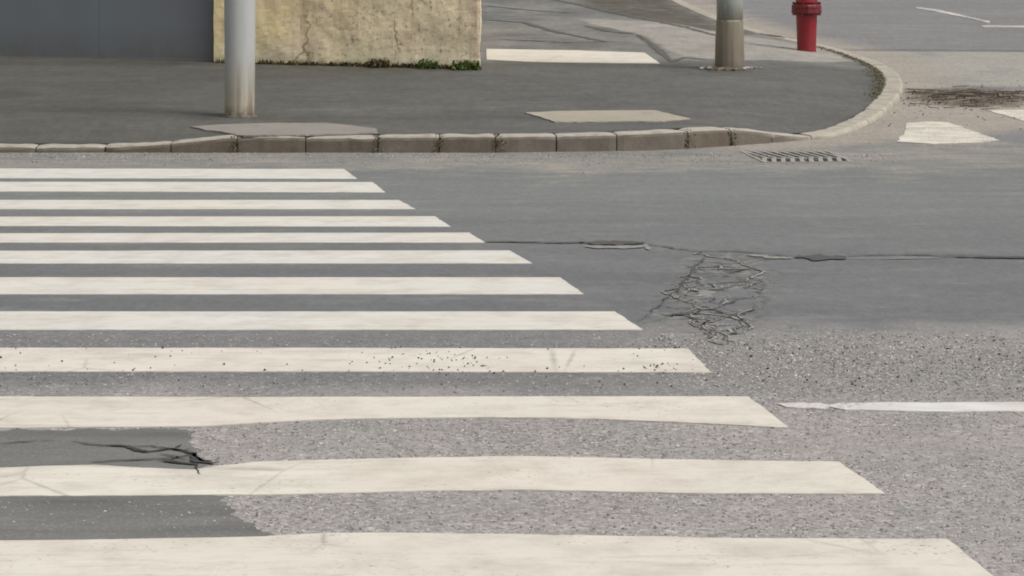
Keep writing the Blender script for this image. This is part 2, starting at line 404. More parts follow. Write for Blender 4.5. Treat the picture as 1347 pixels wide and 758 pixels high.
# ------------------------------------------------------------------ kerb line (image rows of its foot, its height)
KP = [(-420, 201, .055), (-100, 201, .055), (60, 201, .052), (138, 201, .052), (190, 201, .058), (250, 201, .085), (312, 201, .118), (402, 201, .12), (497, 201, .122),
      (578, 201, .124), (652, 201, .126), (730, 200, .126), (812, 199, .13), (880, 197, .135), (930, 194, .135), (975, 191, .12), (1020, 187.5, .075), (1060, 184, .035),
      (1095, 180, .030), (1130, 170, .038), (1160, 155, .05), (1178, 139, .06), (1187, 122, .065), (1183, 106, .06), (1163, 90, .05), (1128, 76, .045), (1088, 65.5, .05), (1040, 55, .05),
      (1000, 45, .05), (950, 28, .05), (905, 8, .05), (870, -14, .05), (845, -34, .05)]
kw = []
for x, y, h in KP:
    g = G(x, y); kw.append((g.x, g.y, h))
kw = np.array(kw)
def catmull(P, n=14):
    out, tag_ = [], []
    Q = np.vstack([2 * P[0] - P[1], P, 2 * P[-1] - P[-2]])
    for i in range(1, len(Q) - 2):
        for k in range(n):
            t = k / n
            a, b, c, d = Q[i - 1], Q[i], Q[i + 1], Q[i + 2]
            out.append(0.5 * (2 * b + (c - a) * t + (2 * a - 5 * b + 4 * c - d) * t * t + (3 * b - a - 3 * c + d) * t ** 3))
    out.append(P[-1]); return np.array(out)
KC = catmull(kw)
KT = np.gradient(KC[:, :2], axis=0); KT /= np.linalg.norm(KT, axis=1)[:, None]
KN = np.stack([-KT[:, 1], KT[:, 0]], 1)          # inward (to the pavement: left of travel)
KS = np.concatenate([[0], np.cumsum(np.linalg.norm(np.diff(KC[:, :2], axis=0), axis=1))])
KW = 0.17
def kerb_at(s):
    f = lambda a: np.interp(s, KS, a)
    n = np.array([f(KN[:, 0]), f(KN[:, 1])]); n /= np.linalg.norm(n)
    return np.array([f(KC[:, 0]), f(KC[:, 1])]), n, float(f(KC[:, 2]))
def kerb_s_at_px(px):
    i = np.argmin([abs(x - px) for x, _, _ in KP[:20]])
    # arc length where the projected kerb foot has this column
    cols = CX + KC[:, 0] / KC[:, 1] * F
    k = np.argmax(cols[:14 * 20] > px)
    return float(KS[k - 1] + (KS[k] - KS[k - 1]) * (px - cols[k - 1]) / (cols[k] - cols[k - 1]))

def pave_h(X, Y):
    X = np.atleast_1d(np.asarray(X, float)); Y = np.atleast_1d(np.asarray(Y, float))
    d2 = (X[:, None] - KC[None, :, 0]) ** 2 + (Y[:, None] - KC[None, :, 1]) ** 2
    i = d2.argmin(1); d = np.sqrt(d2[np.arange(len(X)), i])
    t = np.clip((d - KW) / 1.1, 0, 1); t = t * t * (3 - 2 * t)
    hk = KC[i, 2]
    return T(Y) + hk + (0.125 - hk) * t
def P(x, y, dz=0.0):
    X, Y = unproj(x, y, lambda X, Y: pave_h(X, Y)[0] + dz)
    return Vector((X, Y, float(pave_h(X, Y)[0]) + dz))

# ------------------------------------------------------------------ mask helpers (zones of the ground, in metres)
def inside(poly, X, Y):
    c = np.zeros(X.shape, bool); n = len(poly)
    for i in range(n):
        x1, y1 = poly[i]; x2, y2 = poly[(i + 1) % n]
        cond = ((y1 > Y) != (y2 > Y)) & (X < (x2 - x1) * (Y - y1) / (y2 - y1 + 1e-12) + x1)
        c ^= cond
    return c
def sdist(poly, X, Y):
    d = np.full(X.shape, 1e9); n = len(poly)
    for i in range(n):
        a = np.array(poly[i]); b = np.array(poly[(i + 1) % n]); ab = b - a
        t = np.clip(((X - a[0]) * ab[0] + (Y - a[1]) * ab[1]) / (ab @ ab + 1e-12), 0, 1)
        d = np.minimum(d, np.hypot(X - a[0] - t * ab[0], Y - a[1] - t * ab[1]))
    return np.where(inside(poly, X, Y), d, -d)
def zone(pts, X, Y, soft, fn=G):
    poly = [(v.x, v.y) for v in (fn(x, y) for x, y in pts)]
    return np.clip(sdist(poly, X, Y) / soft + 0.5, 0, 1)

# ------------------------------------------------------------------ the carriageway and all bare ground: one sheet to the horizon
def axis(lo, hi, step, far_lo, far_hi):
    a = list(np.arange(lo, hi + 1e-6, step)); s = step
    while a[-1] < far_hi: s *= 1.45; a.append(a[-1] + s)
    s = step
    while a[0] > far_lo: s *= 1.45; a.insert(0, a[0] - s)
    return np.array(a)
xs = axis(-7.5, 9.5, 0.07, -900, 900); ys = axis(5.5, 46, 0.07, -900, 1500)
GX, GY = np.meshgrid(xs, ys); X, Y = GX.ravel(), GY.ravel()
Z = T(Y)
def vnoise(X, Y, sc, seed=0.0):
    return np.array([noise.noise(Vector((x * sc, y * sc, seed))) for x, y in zip(X, Y)])
edge_n = np.zeros_like(X)
core = (X > -7.6) & (X < 9.6) & (Y > 5.4) & (Y < 46.1)
edge_n[core] = vnoise(X[core], Y[core], 1.4) * 0.6 + vnoise(X[core], Y[core], 5.0, 3.0) * 0.4
ss = lambda v, a, b: np.clip((v - a) / (b - a), 0, 1)
lane = ss(Y + edge_n * 0.6, 10.45, 11.35)
lane = np.maximum(lane, ss(Y + edge_n * 0.5, 9.15, 9.75) * (0.78 - 0.36 * ss(X + edge_n * 0.6, 0.2, 1.0)))
fringe = ss(Y + edge_n * 0.5, 12.6, 16.5)
coarse = np.clip(1.0 - 0.85 * ss(Y + edge_n * 0.9, 10.3, 11.5) + 0.55 * ss(Y + edge_n, 17.4, 18.6), 0, 1)
side = ss(Y + edge_n * 0.4, 20.3, 21.2)
pale = zone([(1098, 66), (1347, 68), (1700, 70), (1700, 112), (1330, 116), (1188, 110), (1150, 84)], X, Y, 0.5) * ss(Y, 20, 21)
kd2 = np.full(X.shape, 9.0)
kd2[core] = np.sqrt(((X[core, None] - KC[None, ::4, 0]) ** 2 + (Y[core, None] - KC[None, ::4, 1]) ** 2).min(1))
sand = np.clip(1.25 - kd2 / 0.75, 0, 1) * (0.62 + 0.38 * ss(X, -6, 2.6)) * (0.45 + 0.55 * ss(X, 1.0, 2.6))
sand = np.maximum(sand, 0.9 * zone([(1060, 186), (1180, 130), (1347, 118), (1500, 118), (1400, 168), (1190, 186), (1120, 192)], X, Y, 0.5))
sand = np.maximum(sand, (0.50 + 0.3 * edge_n) * ss(Y + edge_n * 0.9, 17.3, 18.5) * (Y < 20.6))
dirt = np.maximum(zone([(1192, 117), (1290, 115), (1350, 122), (1350, 139), (1250, 141), (1196, 132)], X, Y, 0.55),
                  0.55 * np.clip(1.0 - kd2 / 0.09, 0, 1))
tar = np.maximum(0.6 * zone([(1110, 65), (1347, 66.2), (1700, 67), (1700, 68.6), (1347, 68.0), (1110, 66.8)], X, Y, 0.25), 0)
craze = zone([(850, 425), (900, 372), (925, 335), (985, 338), (1012, 375), (985, 405), (965, 455), (925, 440), (905, 420)], X, Y, 0.6)
nx, ny = len(xs), len(ys)
ii = np.arange(nx * ny).reshape(ny, nx)
FQ = np.stack([ii[:-1, :-1].ravel(), ii[:-1, 1:].ravel(), ii[1:, 1:].ravel(), ii[1:, :-1].ravel()], 1)
road = from_np('road', np.stack([X, Y, Z], 1), FQ, M_ROAD, smooth=True,
               attrs=dict(lane=lane, fringe=fringe, coarse=coarse, side=side, pale=pale, sand=sand, dirt=dirt, tar=tar, craze=craze))
tag(road, 'grey worn asphalt carriageway with coarse near lane and smoother far lane', kind='structure')

# ------------------------------------------------------------------ pavement
inner = KC[:, :2] + KN * (KW - 0.004)
far_left = [(-16.0, inner[-1][1] + 4), (-16.0, inner[0][1])]
loop = [tuple(q) for q in inner[::2]] + [tuple(inner[-1])] + far_left
gx = np.arange(-8, 6.5, 0.13); gy = np.arange(19.8, 46, 0.13)
PX, PY = np.meshgrid(gx, gy); PX, PY = PX.ravel() + rng.normal(0, .006, PX.size), PY.ravel() + rng.normal(0, .006, PY.size)
ins = sdist(loop, PX, PY) > 0.05
pts = [Vector(q) for q in loop] + [Vector(q) for q in zip(PX[ins], PY[ins])]
nb = len(loop)
res = delaunay_2d_cdt(pts, [(i, (i + 1) % nb) for i in range(nb)], [], 1, 1e-5)
V2 = np.array([(v.x, v.y) for v in res[0]])
VZ = pave_h(V2[:, 0], V2[:, 1])
pX, pY = V2[:, 0], V2[:, 1]
wob = vnoise(pX, pY, 1.2) * 0.5 + vnoise(pX, pY, 4.0, 2) * 0.3
ki = np.sqrt(((pX[:, None] - KC[None, ::3, 0]) ** 2 + (pY[:, None] - KC[None, ::3, 1]) ** 2).min(1))
fresh = 1 - ss(pX + wob * 0.8, -3.0, 1.6)
alley = ss(pY + wob * 0.2, 25.9, 26.6) * ss(pX, -1.0, -0.4)
ppale = zone([(760, 25), (830, 27), (900, 33), (960, 44), (1030, 55), (1095, 68), (1125, 81), (1050, 81), (985, 79), (930, 77), (885, 70), (868, 58), (835, 43), (790, 35)], pX, pY, 0.35, P)
pdirt_shade = np.maximum(zone([(1140, 92), (1156, 100), (1164, 118), (1158, 132), (1140, 134), (1147, 112)], pX, pY, 0.22, P),
                   0.7 * zone([(760, -8), (872, -8), (908, 12), (950, 32), (1000, 47), (950, 44), (900, 35), (830, 23), (760, 10)], pX, pY, 0.4, P))
pdirt_shade = np.maximum(pdirt_shade, 0.75 * zone([(838, 44), (850, 46), (884, 78), (872, 80)], pX, pY, 0.25, P))
pdirt_shade = np.maximum(pdirt_shade, 0.62 * zone([(255, 150), (300, 148), (350, 149), (430, 156), (360, 159), (280, 158)], pX, pY, 0.4, P))  # brown stain at the left pole foot, doubling as painted contact shadow
pdirt_shade = np.maximum(pdirt_shade, 0.5 * zone([(-200, 79), (277, 80), (632, 89), (640, 97), (480, 95), (277, 89), (-200, 87)], pX, pY, 0.4, P))  # contact shade under gate and wall, painted into the pavement colour
pdirt_shade = np.maximum(pdirt_shade, 0.6 * zone([(920, 84), (960, 82), (1000, 90), (985, 98), (925, 96)], pX, pY, 0.3, P))  # darker pavement round the sleeved post foot
pdirt_shade = np.maximum(pdirt_shade, 0.55 * np.clip(1 - np.abs(ki - KW) / 0.10, 0, 1))
tri = [f for f in res[2] if len(f) == 3]
pave = from_np('pavement', np.stack([pX, pY, VZ], 1), tri, M_PAVE, smooth=True, attrs=dict(fresh=fresh, alley=alley, pale=ppale, dirt=pdirt_shade))
tag(pave, 'dark asphalt pavement rounding the street corner', kind='structure')

# ------------------------------------------------------------------ kerb: one structure, every stone its own mesh
kerb = empty('kerb', (0, 0, 0)); tag(kerb, 'dirty concrete kerb stones edging the pavement and its corner', kind='structure')
joints = [0.02] + [kerb_s_at_px(p) for p in (-230, -140, -45, 47, 138, 225, 312, 402, 497, 578, 652, 732, 812, 905, 962, 1015, 1068, 1112)]
while joints[-1] < KS[-1] - 0.5: joints.append(joints[-1] + random.uniform(0.66, 0.82))
joints.append(KS[-1])
for a, b in zip(joints, joints[1:]):
    g = random.uniform(0.002, 0.006)
    s0, s1 = a + g, b - g
    n = max(3, int((s1 - s0) / 0.05))
    bm = bmesh.new(); prev = None; rings = []
    dz, dn = random.uniform(-.005, .005), random.uniform(-.006, .006)
    lay = bm.verts.layers.float.new('pale')
    for k in range(n + 1):
        s = s0 + (s1 - s0) * k / n
        p, nn, h = kerb_at(s)
        e = 0.010 if k in (0, n) else 0.0              # chamfered ends
        h2 = h + dz - e * 0.6
        prof = [(0.0, -0.12), (0.0, h2 - 0.030), (0.006, h2 - 0.012), (0.020, h2 - 0.002), (0.035, h2), (KW - 0.012, h2 + 0.001), (KW, h2 - 0.006), (KW, -0.12)]
        ring = []
        px = CX + p[0] / p[1] * F
        pl = min(1, max(0, (p[0] - 2.15) / 0.35))
        for j, (d, z) in enumerate(prof):
            q = p + nn * (d + dn + (e * 0.5 if j < 3 else 0))
            jj = noise.noise(Vector((q[0] * 12, q[1] * 12, z * 12))) * 0.006 + min(0, noise.noise(Vector((q[0] * 5, q[1] * 5, z * 9 + 7))) + .25) * 0.03
            v = bm.verts.new((q[0] + nn[0] * jj, q[1] + nn[1] * jj, float(T(q[1])) + z + jj * 0.6 if z > 0 else float(T(q[1])) + z))
            v[lay] = pl
            ring.append(v)
        rings.append(ring)
    for r0, r1 in zip(rings, rings[1:]):
        for j in range(len(r0) - 1): bm.faces.new((r0[j], r0[j + 1], r1[j + 1], r1[j]))
    bm.faces.new(rings[0]); bm.faces.new(list(reversed(rings[-1])))
    from_bm('kerb_stone', bm, M_STONE, kerb, smooth=False)

# ------------------------------------------------------------------ painted marks: thin raised sheets with slightly ragged edges
def ragged(pts, step=0.035, amp=0.004, close=True):
    out = []
    n = len(pts)
    for i in range(n if close else n - 1):
        a, b = Vector(pts[i]), Vector(pts[(i + 1) % n])
        L = (b - a).length; m = max(1, int(L / step))
        d = (b - a).normalized(); nn = Vector((-d.y, d.x))
        for k in range(m):
            q = a + (b - a) * (k / m)
            if k: q = q + nn * amp * (noise.noise(Vector((q.x * 9, q.y * 9, 1.7))) + 0.6 * noise.noise(Vector((q.x * 31, q.y * 31, 4.2))))
            out.append(q)
    return out
def sheet(name, pts, mat, z0, z1, zf=None, amp=0.004, step=0.035, parent=None):
    """flat slab with the outline pts (world x, y), from z0 to z1 above the surface"""
    zf = zf or (lambda X, Y: T(Y))
    pp = ragged([Vector((q[0], q[1])) for q in pts], step, amp)
    res = delaunay_2d_cdt(pp, [(i, (i + 1) % len(pp)) for i in range(len(pp))], [], 1, 1e-6)
    V = np.array([(v.x, v.y) for v in res[0]])
    zz = np.asarray(zf(V[:, 0], V[:, 1]))
    c = V.mean(0); cz = float(zz.mean())
    nV = len(V)
    top = np.stack([V[:, 0] - c[0], V[:, 1] - c[1], zz + z1 - cz], 1)
    bot = np.stack([V[:, 0] - c[0], V[:, 1] - c[1], zz + z0 - cz], 1)
    faces = [tuple(f) for f in res[2]]
    cnt = {}
    for f in faces:
        for a, b in zip(f, f[1:] + f[:1]): cnt[(a, b)] = 1
    for (a, b) in list(cnt):
        if (b, a) not in cnt: faces.append((b, a, a + nV, b + nV))
    me = bpy.data.meshes.new(name); me.from_pydata([tuple(map(float, q)) for q in np.vstack([top, bot])], [], faces); me.update()
    bm = bmesh.new(); bm.from_mesh(me); bmesh.ops.recalc_face_normals(bm, faces=bm.faces[:])
    up = sum(f.normal.z for f in bm.faces if all(v.index < nV for v in f.verts))
    if up < 0: bmesh.ops.reverse_faces(bm, faces=bm.faces[:])
    bm.to_mesh(me); bm.free()
    o = link(name, me, mat, parent); o.location = (c[0], c[1], cz)
    return o

STR = [
 ([(0, 222.5), (300, 223), (452, 223)], [(470, 236), (0, 235)], 'narrow white zebra stripe nearest the kerb, the topmost one'),
 ([(0, 240), (490, 240.5)], [(507, 254), (0, 252.5)], 'thin white zebra stripe, second from the kerb'),
 ([(0, 264), (524, 264)], [(547, 276), (0, 276)], 'thin white zebra stripe, third from the kerb'),
 ([(0, 286), (572, 285.5)], [(593, 299), (0, 298)], 'thin white zebra stripe, fourth from the kerb'),
 ([(0, 308), (617, 307)], [(638, 320), (0, 320)], 'thin white zebra stripe whose tip touches the long dark road seam'),
 ([(0, 331), (670, 330.5)], [(700, 347.5), (0, 347.5)], 'clean white zebra stripe just below the dark road seam, sixth from the kerb'),
 ([(0, 366), (737, 366)], [(768, 388), (0, 388)], 'clean white zebra stripe, seventh from the kerb'),
 ([(0, 411), (809, 411)], [(846, 435), (0, 435)], 'clean white zebra stripe on the last smooth asphalt, its tip by the cracks'),
 ([(0, 459), (450, 459), (905, 460)], [(935, 491), (300, 490), (0, 490)], 'cream zebra stripe peppered with dark grit specks'),
 ([(0, 523), (300, 524), (700, 523), (985, 523)], [(1037, 564), (900, 557), (780, 552), (640, 550), (480, 552), (400, 554), (330, 558), (260, 562), (150, 563), (0, 564)],
  'cream zebra stripe whose tip meets the thin white lane line'),
 ([(0, 617), (60, 614.5), (125, 613), (190, 617), (255, 619.5), (290, 614), (340, 609), (400, 607), (560, 603.5), (700, 601.5), (800, 604), (1000, 608), (1104, 609)],
  [(1164, 651), (900, 650), (700, 646), (560, 647), (440, 650), (350, 652), (200, 653), (0, 654)], 'wavy cream zebra stripe with cracks, dipping beside the dark asphalt patch'),
 ([(0, 713), (150, 711.5), (250, 709.5), (350, 707.5), (430, 703), (560, 703), (1000, 710), (1246, 711)], [(1316, 768), (0, 768)],
  'broadest cream zebra stripe, closest of all, cut off by the bottom edge'),
]
for i, (tp, bt, lab) in enumerate(STR):
    t = [G(x, y) for x, y in tp]; b = [G(x, y) for x, y in bt]
    L = t[-1].x - 5.0                                   # the crossing runs on out of frame
    pts = [(L, t[0].y)] + [(v.x, v.y) for v in t] + [(v.x, v.y) for v in b] + [(L, b[-1].y)]
    o = sheet('zebra_stripe', pts, M_STRIPE if i > 7 else M_STRIPE_FAR, 0.0005, 0.0042, amp=0.005)
    tag(o, lab, 'zebra stripe', 'zebra crossing stripes on the main road')

def mark(name, px, mat, lab, cat, group=None, fn=G, z1=0.005, zf=None, amp=0.006):
    pts = [(v.x, v.y) for v in (fn(x, y) for x, y in px)]
    return tag(sheet(name, pts, mat, 0.0005, z1, zf, amp), lab, cat, group)
mark('lane_line', [(1022, 532.5), (1050, 531.5), (1080, 532), (1090, 534.5), (1104, 532), (1200, 531), (1420, 531), (3200, 531), (3200, 543), (1420, 543), (1220, 543), (1112, 540.5), (1092, 537), (1080, 539.5), (1034, 537)], M_LINE,
     'thin white lane line from a cream zebra stripe tip to the right edge', 'road marking', amp=0.012)
mark('zebra_stripe', [(1192, 163), (1215, 160.5), (1248, 162), (1280, 173), (1314, 185), (1285, 188), (1228, 190), (1180, 187), (1190, 175)], M_WORN,
     'worn white crossing stripe on sandy asphalt, right of the drain', 'zebra stripe', 'crossing stripes at the side street mouth', amp=0.018)
mark('zebra_stripe', [(1298, 146), (1347, 145), (1420, 146), (1470, 158), (1400, 163), (1347, 160), (1322, 152)], M_WORN,
     'worn white crossing stripe cut by the right edge below the debris', 'zebra stripe', 'crossing stripes at the side street mouth', amp=0.018)
mark('road_line', [(1203, 9.5), (1232, 12.5), (1262, 19.5), (1302, 28.5), (1300, 30.5), (1262, 22), (1230, 15.5), (1206, 11.5)], M_FADE,
     'slanting faded white line piece on the far side street', 'road marking', amp=0.02)
mark('road_line', [(1288, 33.8), (1347, 34), (1420, 34.4), (1420, 37), (1347, 36.6), (1294, 36.4)], M_FADE,
     'flat faded white line piece on the far side street ending at the right edge', 'road marking', amp=0.02)
mark('stop_line', [(640, 65), (700, 66), (760, 67), (848, 70), (868, 84), (800, 83.5), (700, 82), (640, 79)], M_STRIPE,
     'broad cream white painted bar on the asphalt beside the stone wall corner', 'road marking', fn=P, zf=pave_h)

# ------------------------------------------------------------------ road repairs, seams and cracks
pp = [(-900, 566), (236, 566), (244, 572), (248, 584), (262, 600), (268, 624), (300, 662), (336, 690), (346, 716), (-900, 716)]
tag(sheet('asphalt_patch', [(v.x, v.y) for v in (G(x, y) for x, y in pp)], M_PATCH, 0.0003, 0.0021, amp=0.055, step=0.012), 'dark smooth asphalt repair under the nearest stripes', kind='structure')

def crack_bm(bm, px, w, z=0.0062, amp=1.0, zf=None, fn=G):
    """a ragged tapering ribbon following image points laid out on the road"""
    q = [fn(x, y) for x, y in px]; P_ = np.array([(v.x, v.y) for v in q])
    s = np.concatenate([[0], np.cumsum(np.hypot(*np.diff(P_, axis=0).T))])
    n = max(4, int(s[-1] / 0.02)); last = None
    for k in range(n + 1):
        t = s[-1] * k / n
        c = Vector((np.interp(t, s, P_[:, 0]), np.interp(t, s, P_[:, 1])))
        c += Vector((noise.noise(Vector((c.x * 7, c.y * 7, 9))), noise.noise(Vector((c.x * 7, c.y * 7, 5))))) * 0.02 * amp
        c += Vector((noise.noise(Vector((c.x * 31, c.y * 31, 2))), noise.noise(Vector((c.x * 31, c.y * 31, 8))))) * 0.012 * amp
        t2 = min(s[-1], t + .01); d = Vector((np.interp(t2, s, P_[:, 0]) - np.interp(t2 - .02, s, P_[:, 0]), np.interp(t2, s, P_[:, 1]) - np.interp(t2 - .02, s, P_[:, 1])))
        d.normalize(); nn = Vector((-d.y, d.x))
        ww = w * (0.35 + 0.65 * math.sin(math.pi * min(1, max(0, k / n))) ** 0.5) * (1 + 1.1 * noise.noise(Vector((c.x * 14, c.y * 14, 2))) + .5 * noise.noise(Vector((c.x * 45, c.y * 45, 3))))
        if ww < w * .12: last = None; continue
        zz = float((zf(c.x, c.y)[0] if zf else T(c.y))) + z
        a, b = bm.verts.new((c.x + nn.x * ww / 2, c.y + nn.y * ww / 2, zz)), bm.verts.new((c.x - nn.x * ww / 2, c.y - nn.y * ww / 2, zz))
        if last: bm.faces.new((last[0], last[1], b, a))
        last = (a, b)
bm = bmesh.new()
crack_bm(bm, [(640, 319), (690, 319.5), (730, 320.5), (770, 320)], 0.045, amp=.6)
crack_bm(bm, [(762, 320), (800, 321), (848, 320.5)], 0.16, amp=0.2)
crack_bm(bm, [(850, 322), (880, 327), (915, 331), (960, 331), (1010, 335), (1045, 338)], 0.018)
crack_bm(bm, [(1046, 339), (1080, 340), (1113, 340)], 0.22, amp=0.2)
crack_bm(bm, [(1113, 337.5), (1180, 336), (1250, 337), (1347, 339.5), (1500, 340), (2000, 338), (2600, 341)], 0.035, amp=0.5)
crack_bm(bm, [(1230, 338.5), (1347, 340.5), (1500, 342)], 0.06, amp=0.5)
for px, w in [([(842, 424), (862, 408), (880, 392), (900, 372), (915, 352), (930, 338)], .008), ([(878, 416), (900, 414), (918, 413)], .035)]:
    crack_bm(bm, px, w)
o = from_bm('road_seam', bm, M_TAR); tag(o, 'dark tar seam and crazed cracks in the asphalt right of the zebra', kind='structure')
bm = bmesh.new()
crack_bm(bm, [(0, 584), (40, 583), (70, 582)], .010); crack_bm(bm, [(100, 582), (130, 588), (165, 589), (195, 597), (220, 591), (250, 598), (268, 610)], .018)
crack_bm(bm, [(124, 610), (160, 608), (200, 606), (222, 605), (250, 600), (264, 606)], .013); crack_bm(bm, [(225, 590), (240, 586)], .010)
crack_bm(bm, [(165, 589), (200, 588), (232, 594), (252, 592)], .010); crack_bm(bm, [(205, 600), (228, 603), (246, 607)], .009)
crack_bm(bm, [(250, 599), (258, 607), (272, 612), (288, 612)], .03); crack_bm(bm, [(262, 613), (263, 619), (262, 626)], .006, z=.0058)
crack_bm(bm, [(268, 610), (282, 608), (290, 604)], .006); crack_bm(bm, [(205, 607), (235, 611), (262, 614)], .02)
o = from_bm('patch_crack', bm, M_CRACK); tag(o, 'black branching crack across the dark asphalt repair', kind='structure')
bm = bmesh.new()
for px, w in [([(770, 325.5), (810, 326), (850, 325.5)], .10), ([(848, 322), (856, 330)], .03), ([(985, 336), (1015, 340), (1042, 340)], .08), ([(1113, 341.5), (1240, 341)], .02),
              ([(922, 424), (938, 434), (955, 440), (968, 454)], .012)]:
    crack_bm(bm, px, w, z=.005)
o = from_bm('crumbled_seam_edge', bm, M_CRUMB); tag(o, 'paler crumbled asphalt along the seam and cracks', kind='structure')

bm = bmesh.new()
for px, w in [([(700, -6), (770, 8), (830, 22), (900, 36), (945, 48)], .12), ([(636, 26), (690, 30), (730, 42), (800, 56)], .09), ([(770, 34), (800, 42), (838, 45)], .08), ([(838, 45), (856, 58), (884, 82)], .07),
              ([(1000, 44), (1030, 49), (1052, 51)], .05), ([(655, 52), (740, 56), (820, 55)], .05), ([(640, 8), (700, 14), (760, 18)], .05), ([(884, 82), (900, 76), (930, 79)], .05)]:
    crack_bm(bm, px, w, z=.004, zf=pave_h, fn=P)
o = from_bm('pavement_crack', bm, M_PCRACK); tag(o, 'dark weathered cracks in the asphalt beside the wall corner', kind='structure')
# ------------------------------------------------------------------ concrete slab behind the kerb, sandy concrete cover, drain grate
mark('concrete_slab', [(250, 168.5), (300, 165.5), (345, 164), (430, 163.5), (462, 167), (494, 171), (497, 176), (402, 179.5), (318, 180), (290, 175)], M_SLAB,
     'pale pinkish concrete ramp slab behind the kerb at the foot of the left pole', 'slab', fn=P, zf=pave_h, z1=0.012, amp=0.02)
mark('concrete_cover', [(690, 149.5), (740, 147.5), (860, 146.5), (884, 152), (908, 157.5), (872, 161), (730, 162), (712, 156)], M_COVER,
     'sandy concrete plate let into the pavement near the middle of the kerb', 'cover', fn=P, zf=pave_h, z1=0.010, amp=0.02)

g0 = [G(990, 197), G(1078, 197), G(1112, 212.5), G(1000, 214)]
ce = sum(g0, Vector()) / 4
gr = empty('drain_grate', (ce.x, ce.y, 0)); tag(gr, 'cast iron gutter grate with slanting bars below the kerb corner', 'drain grate')
u = ((g0[1] - g0[0]) + (g0[2] - g0[3])).normalized(); vv = Vector((-u.y, u.x, 0))
gr.rotation_euler.z = math.atan2(u.y, u.x)
GL, GD = 0.66, 1.10
bm = bmesh.new(); box(bm, -GL / 2 + .012, GL / 2 - .012, -GD / 2 + .012, GD / 2 - .012, 0.0004, 0.0016); from_bm('pit_dark', bm, M_DARK_PLATE, gr)  # flat dark plate, coloured to pass for the unlit hollow under the bars
bm = bmesh.new()
fw = .022
box(bm, -GL / 2, GL / 2, -GD / 2, -GD / 2 + fw, .0005, .006); box(bm, -GL / 2, GL / 2, GD / 2 - fw, GD / 2, .0005, .006)
box(bm, -GL / 2, -GL / 2 + fw, -GD / 2 + fw, GD / 2 - fw, .0005, .0057); box(bm, GL / 2 - fw, GL / 2, -GD / 2 + fw, GD / 2 - fw, .0005, .0057)
box(bm, -GL / 2 + fw, GL / 2 - fw, -.225, -.195, .0005, .0063)
from_bm('frame', bm, M_IRON, gr)
bm = bmesh.new()
for y0, y1, sg, wv in ((-.195, GD / 2 - fw, -1, .026), (-GD / 2 + fw, -.225, 1, .034)):
    for k in range(-2, 13):
        x = -GL / 2 + k * 0.068
        xa, xb = x + (.05 if sg > 0 else 0), x + (.085 if sg < 0 else 0)      # xb at the near edge, xa at the far edge
        pl = [(xb, y0), (xb + wv, y0), (xa + wv, y1), (xa, y1)]
        lim = GL / 2 - fw
        def clip(poly, sgn):
            out = []
            for (ax, ay), (bx_, by) in zip(poly, poly[1:] + poly[:1]):
                ia, ib = sgn * ax <= lim, sgn * bx_ <= lim
                if ia: out.append((ax, ay))
                if ia != ib:
                    t = (sgn * lim - ax) / (bx_ - ax); out.append((sgn * lim, ay + t * (by - ay)))
            return out
        q = clip(pl, 1); q = clip(q, -1) if len(q) > 2 else []
        if len(q) < 3: continue
        vb = [bm.verts.new((a, c_, .0018)) for a, c_ in q]; vt = [bm.verts.new((a, c_, .0052)) for a, c_ in q]
        bm.faces.new(vt); bm.faces.new(list(reversed(vb)))
        for i in range(len(q)): bm.faces.new((vb[i], vb[(i + 1) % len(q)], vt[(i + 1) % len(q)], vt[i]))
from_bm('bars', bm, M_IRON, gr)

# ------------------------------------------------------------------ wall and gate
wa, wb = P(281, 82.5), P(632, 91.5)
ang = math.atan2(wb.y - wa.y, wb.x - wa.x)
WL = (Vector((wb.x, wb.y)) - Vector((wa.x, wa.y))).length
zbase = min(wa.z, wb.z) - 0.02
wall = None
def wall_mesh(name, path, height, label, loc, rz, cat='wall', thick=None):
    """roughcast surface swept along a plan path (local x, y), closed at the back and top"""
    P_ = np.array(path); s = np.concatenate([[0], np.cumsum(np.hypot(*np.diff(P_, axis=0).T))])
    nu = int(s[-1] / 0.028); nz = 46
    zs = np.concatenate([np.linspace(-0.15, 0.9, 38), np.linspace(0.98, height, 9)])
    V, Fc = [], []
    for k in range(nu + 1):
        t = s[-1] * k / nu
        c = np.array([np.interp(t, s, P_[:, 0]), np.interp(t, s, P_[:, 1])])
        e = .02; d = np.array([np.interp(min(t + e, s[-1]), s, P_[:, 0]) - np.interp(max(t - e, 0), s, P_[:, 0]), np.interp(min(t + e, s[-1]), s, P_[:, 1]) - np.interp(max(t - e, 0), s, P_[:, 1])])
        d /= np.linalg.norm(d); nn = np.array([d[1], -d[0]])
        for z in zs:
            v = Vector((c[0], c[1], z))
            r = 0.016 * noise.noise(v * 3.0) + 0.005 * noise.noise(v * 10.0) + 0.003 * noise.noise(v * 24.0)
            V.append((c[0] + nn[0] * r, c[1] + nn[1] * r, z))
    m = len(zs)
    for k in range(nu):
        for j in range(m - 1): Fc.append((k * m + j, (k + 1) * m + j, (k + 1) * m + j + 1, k * m + j + 1))
    Fc.append(tuple(k * m + m - 1 for k in range(nu + 1)))
    o = from_np(name, V, Fc, M_WALL)
    o.location = loc; o.rotation_euler.z = rz
    return tag(o, label, cat)
rc = 0.022
ca_, sa_ = math.cos(-ang), math.sin(-ang)
def wl(dx, dy): return (dx * ca_ - dy * sa_, dx * sa_ + dy * ca_)
ret = wl(-1.0, 6.0); ret2 = wl(-1.4, 6.0)
pathw = [(0, .45), (0, 0.0), (WL - rc, 0), (WL - rc * .3, rc * .3), (WL, rc), (WL + ret[0], ret[1]), (WL + ret2[0], ret2[1]), (WL - .5, .45), (0, .45)]
wall_mesh('roughcast_wall', pathw, 2.35, 'cream roughcast boundary wall with stains and a ragged free corner', (wa.x, wa.y, zbase + 0.02), ang)
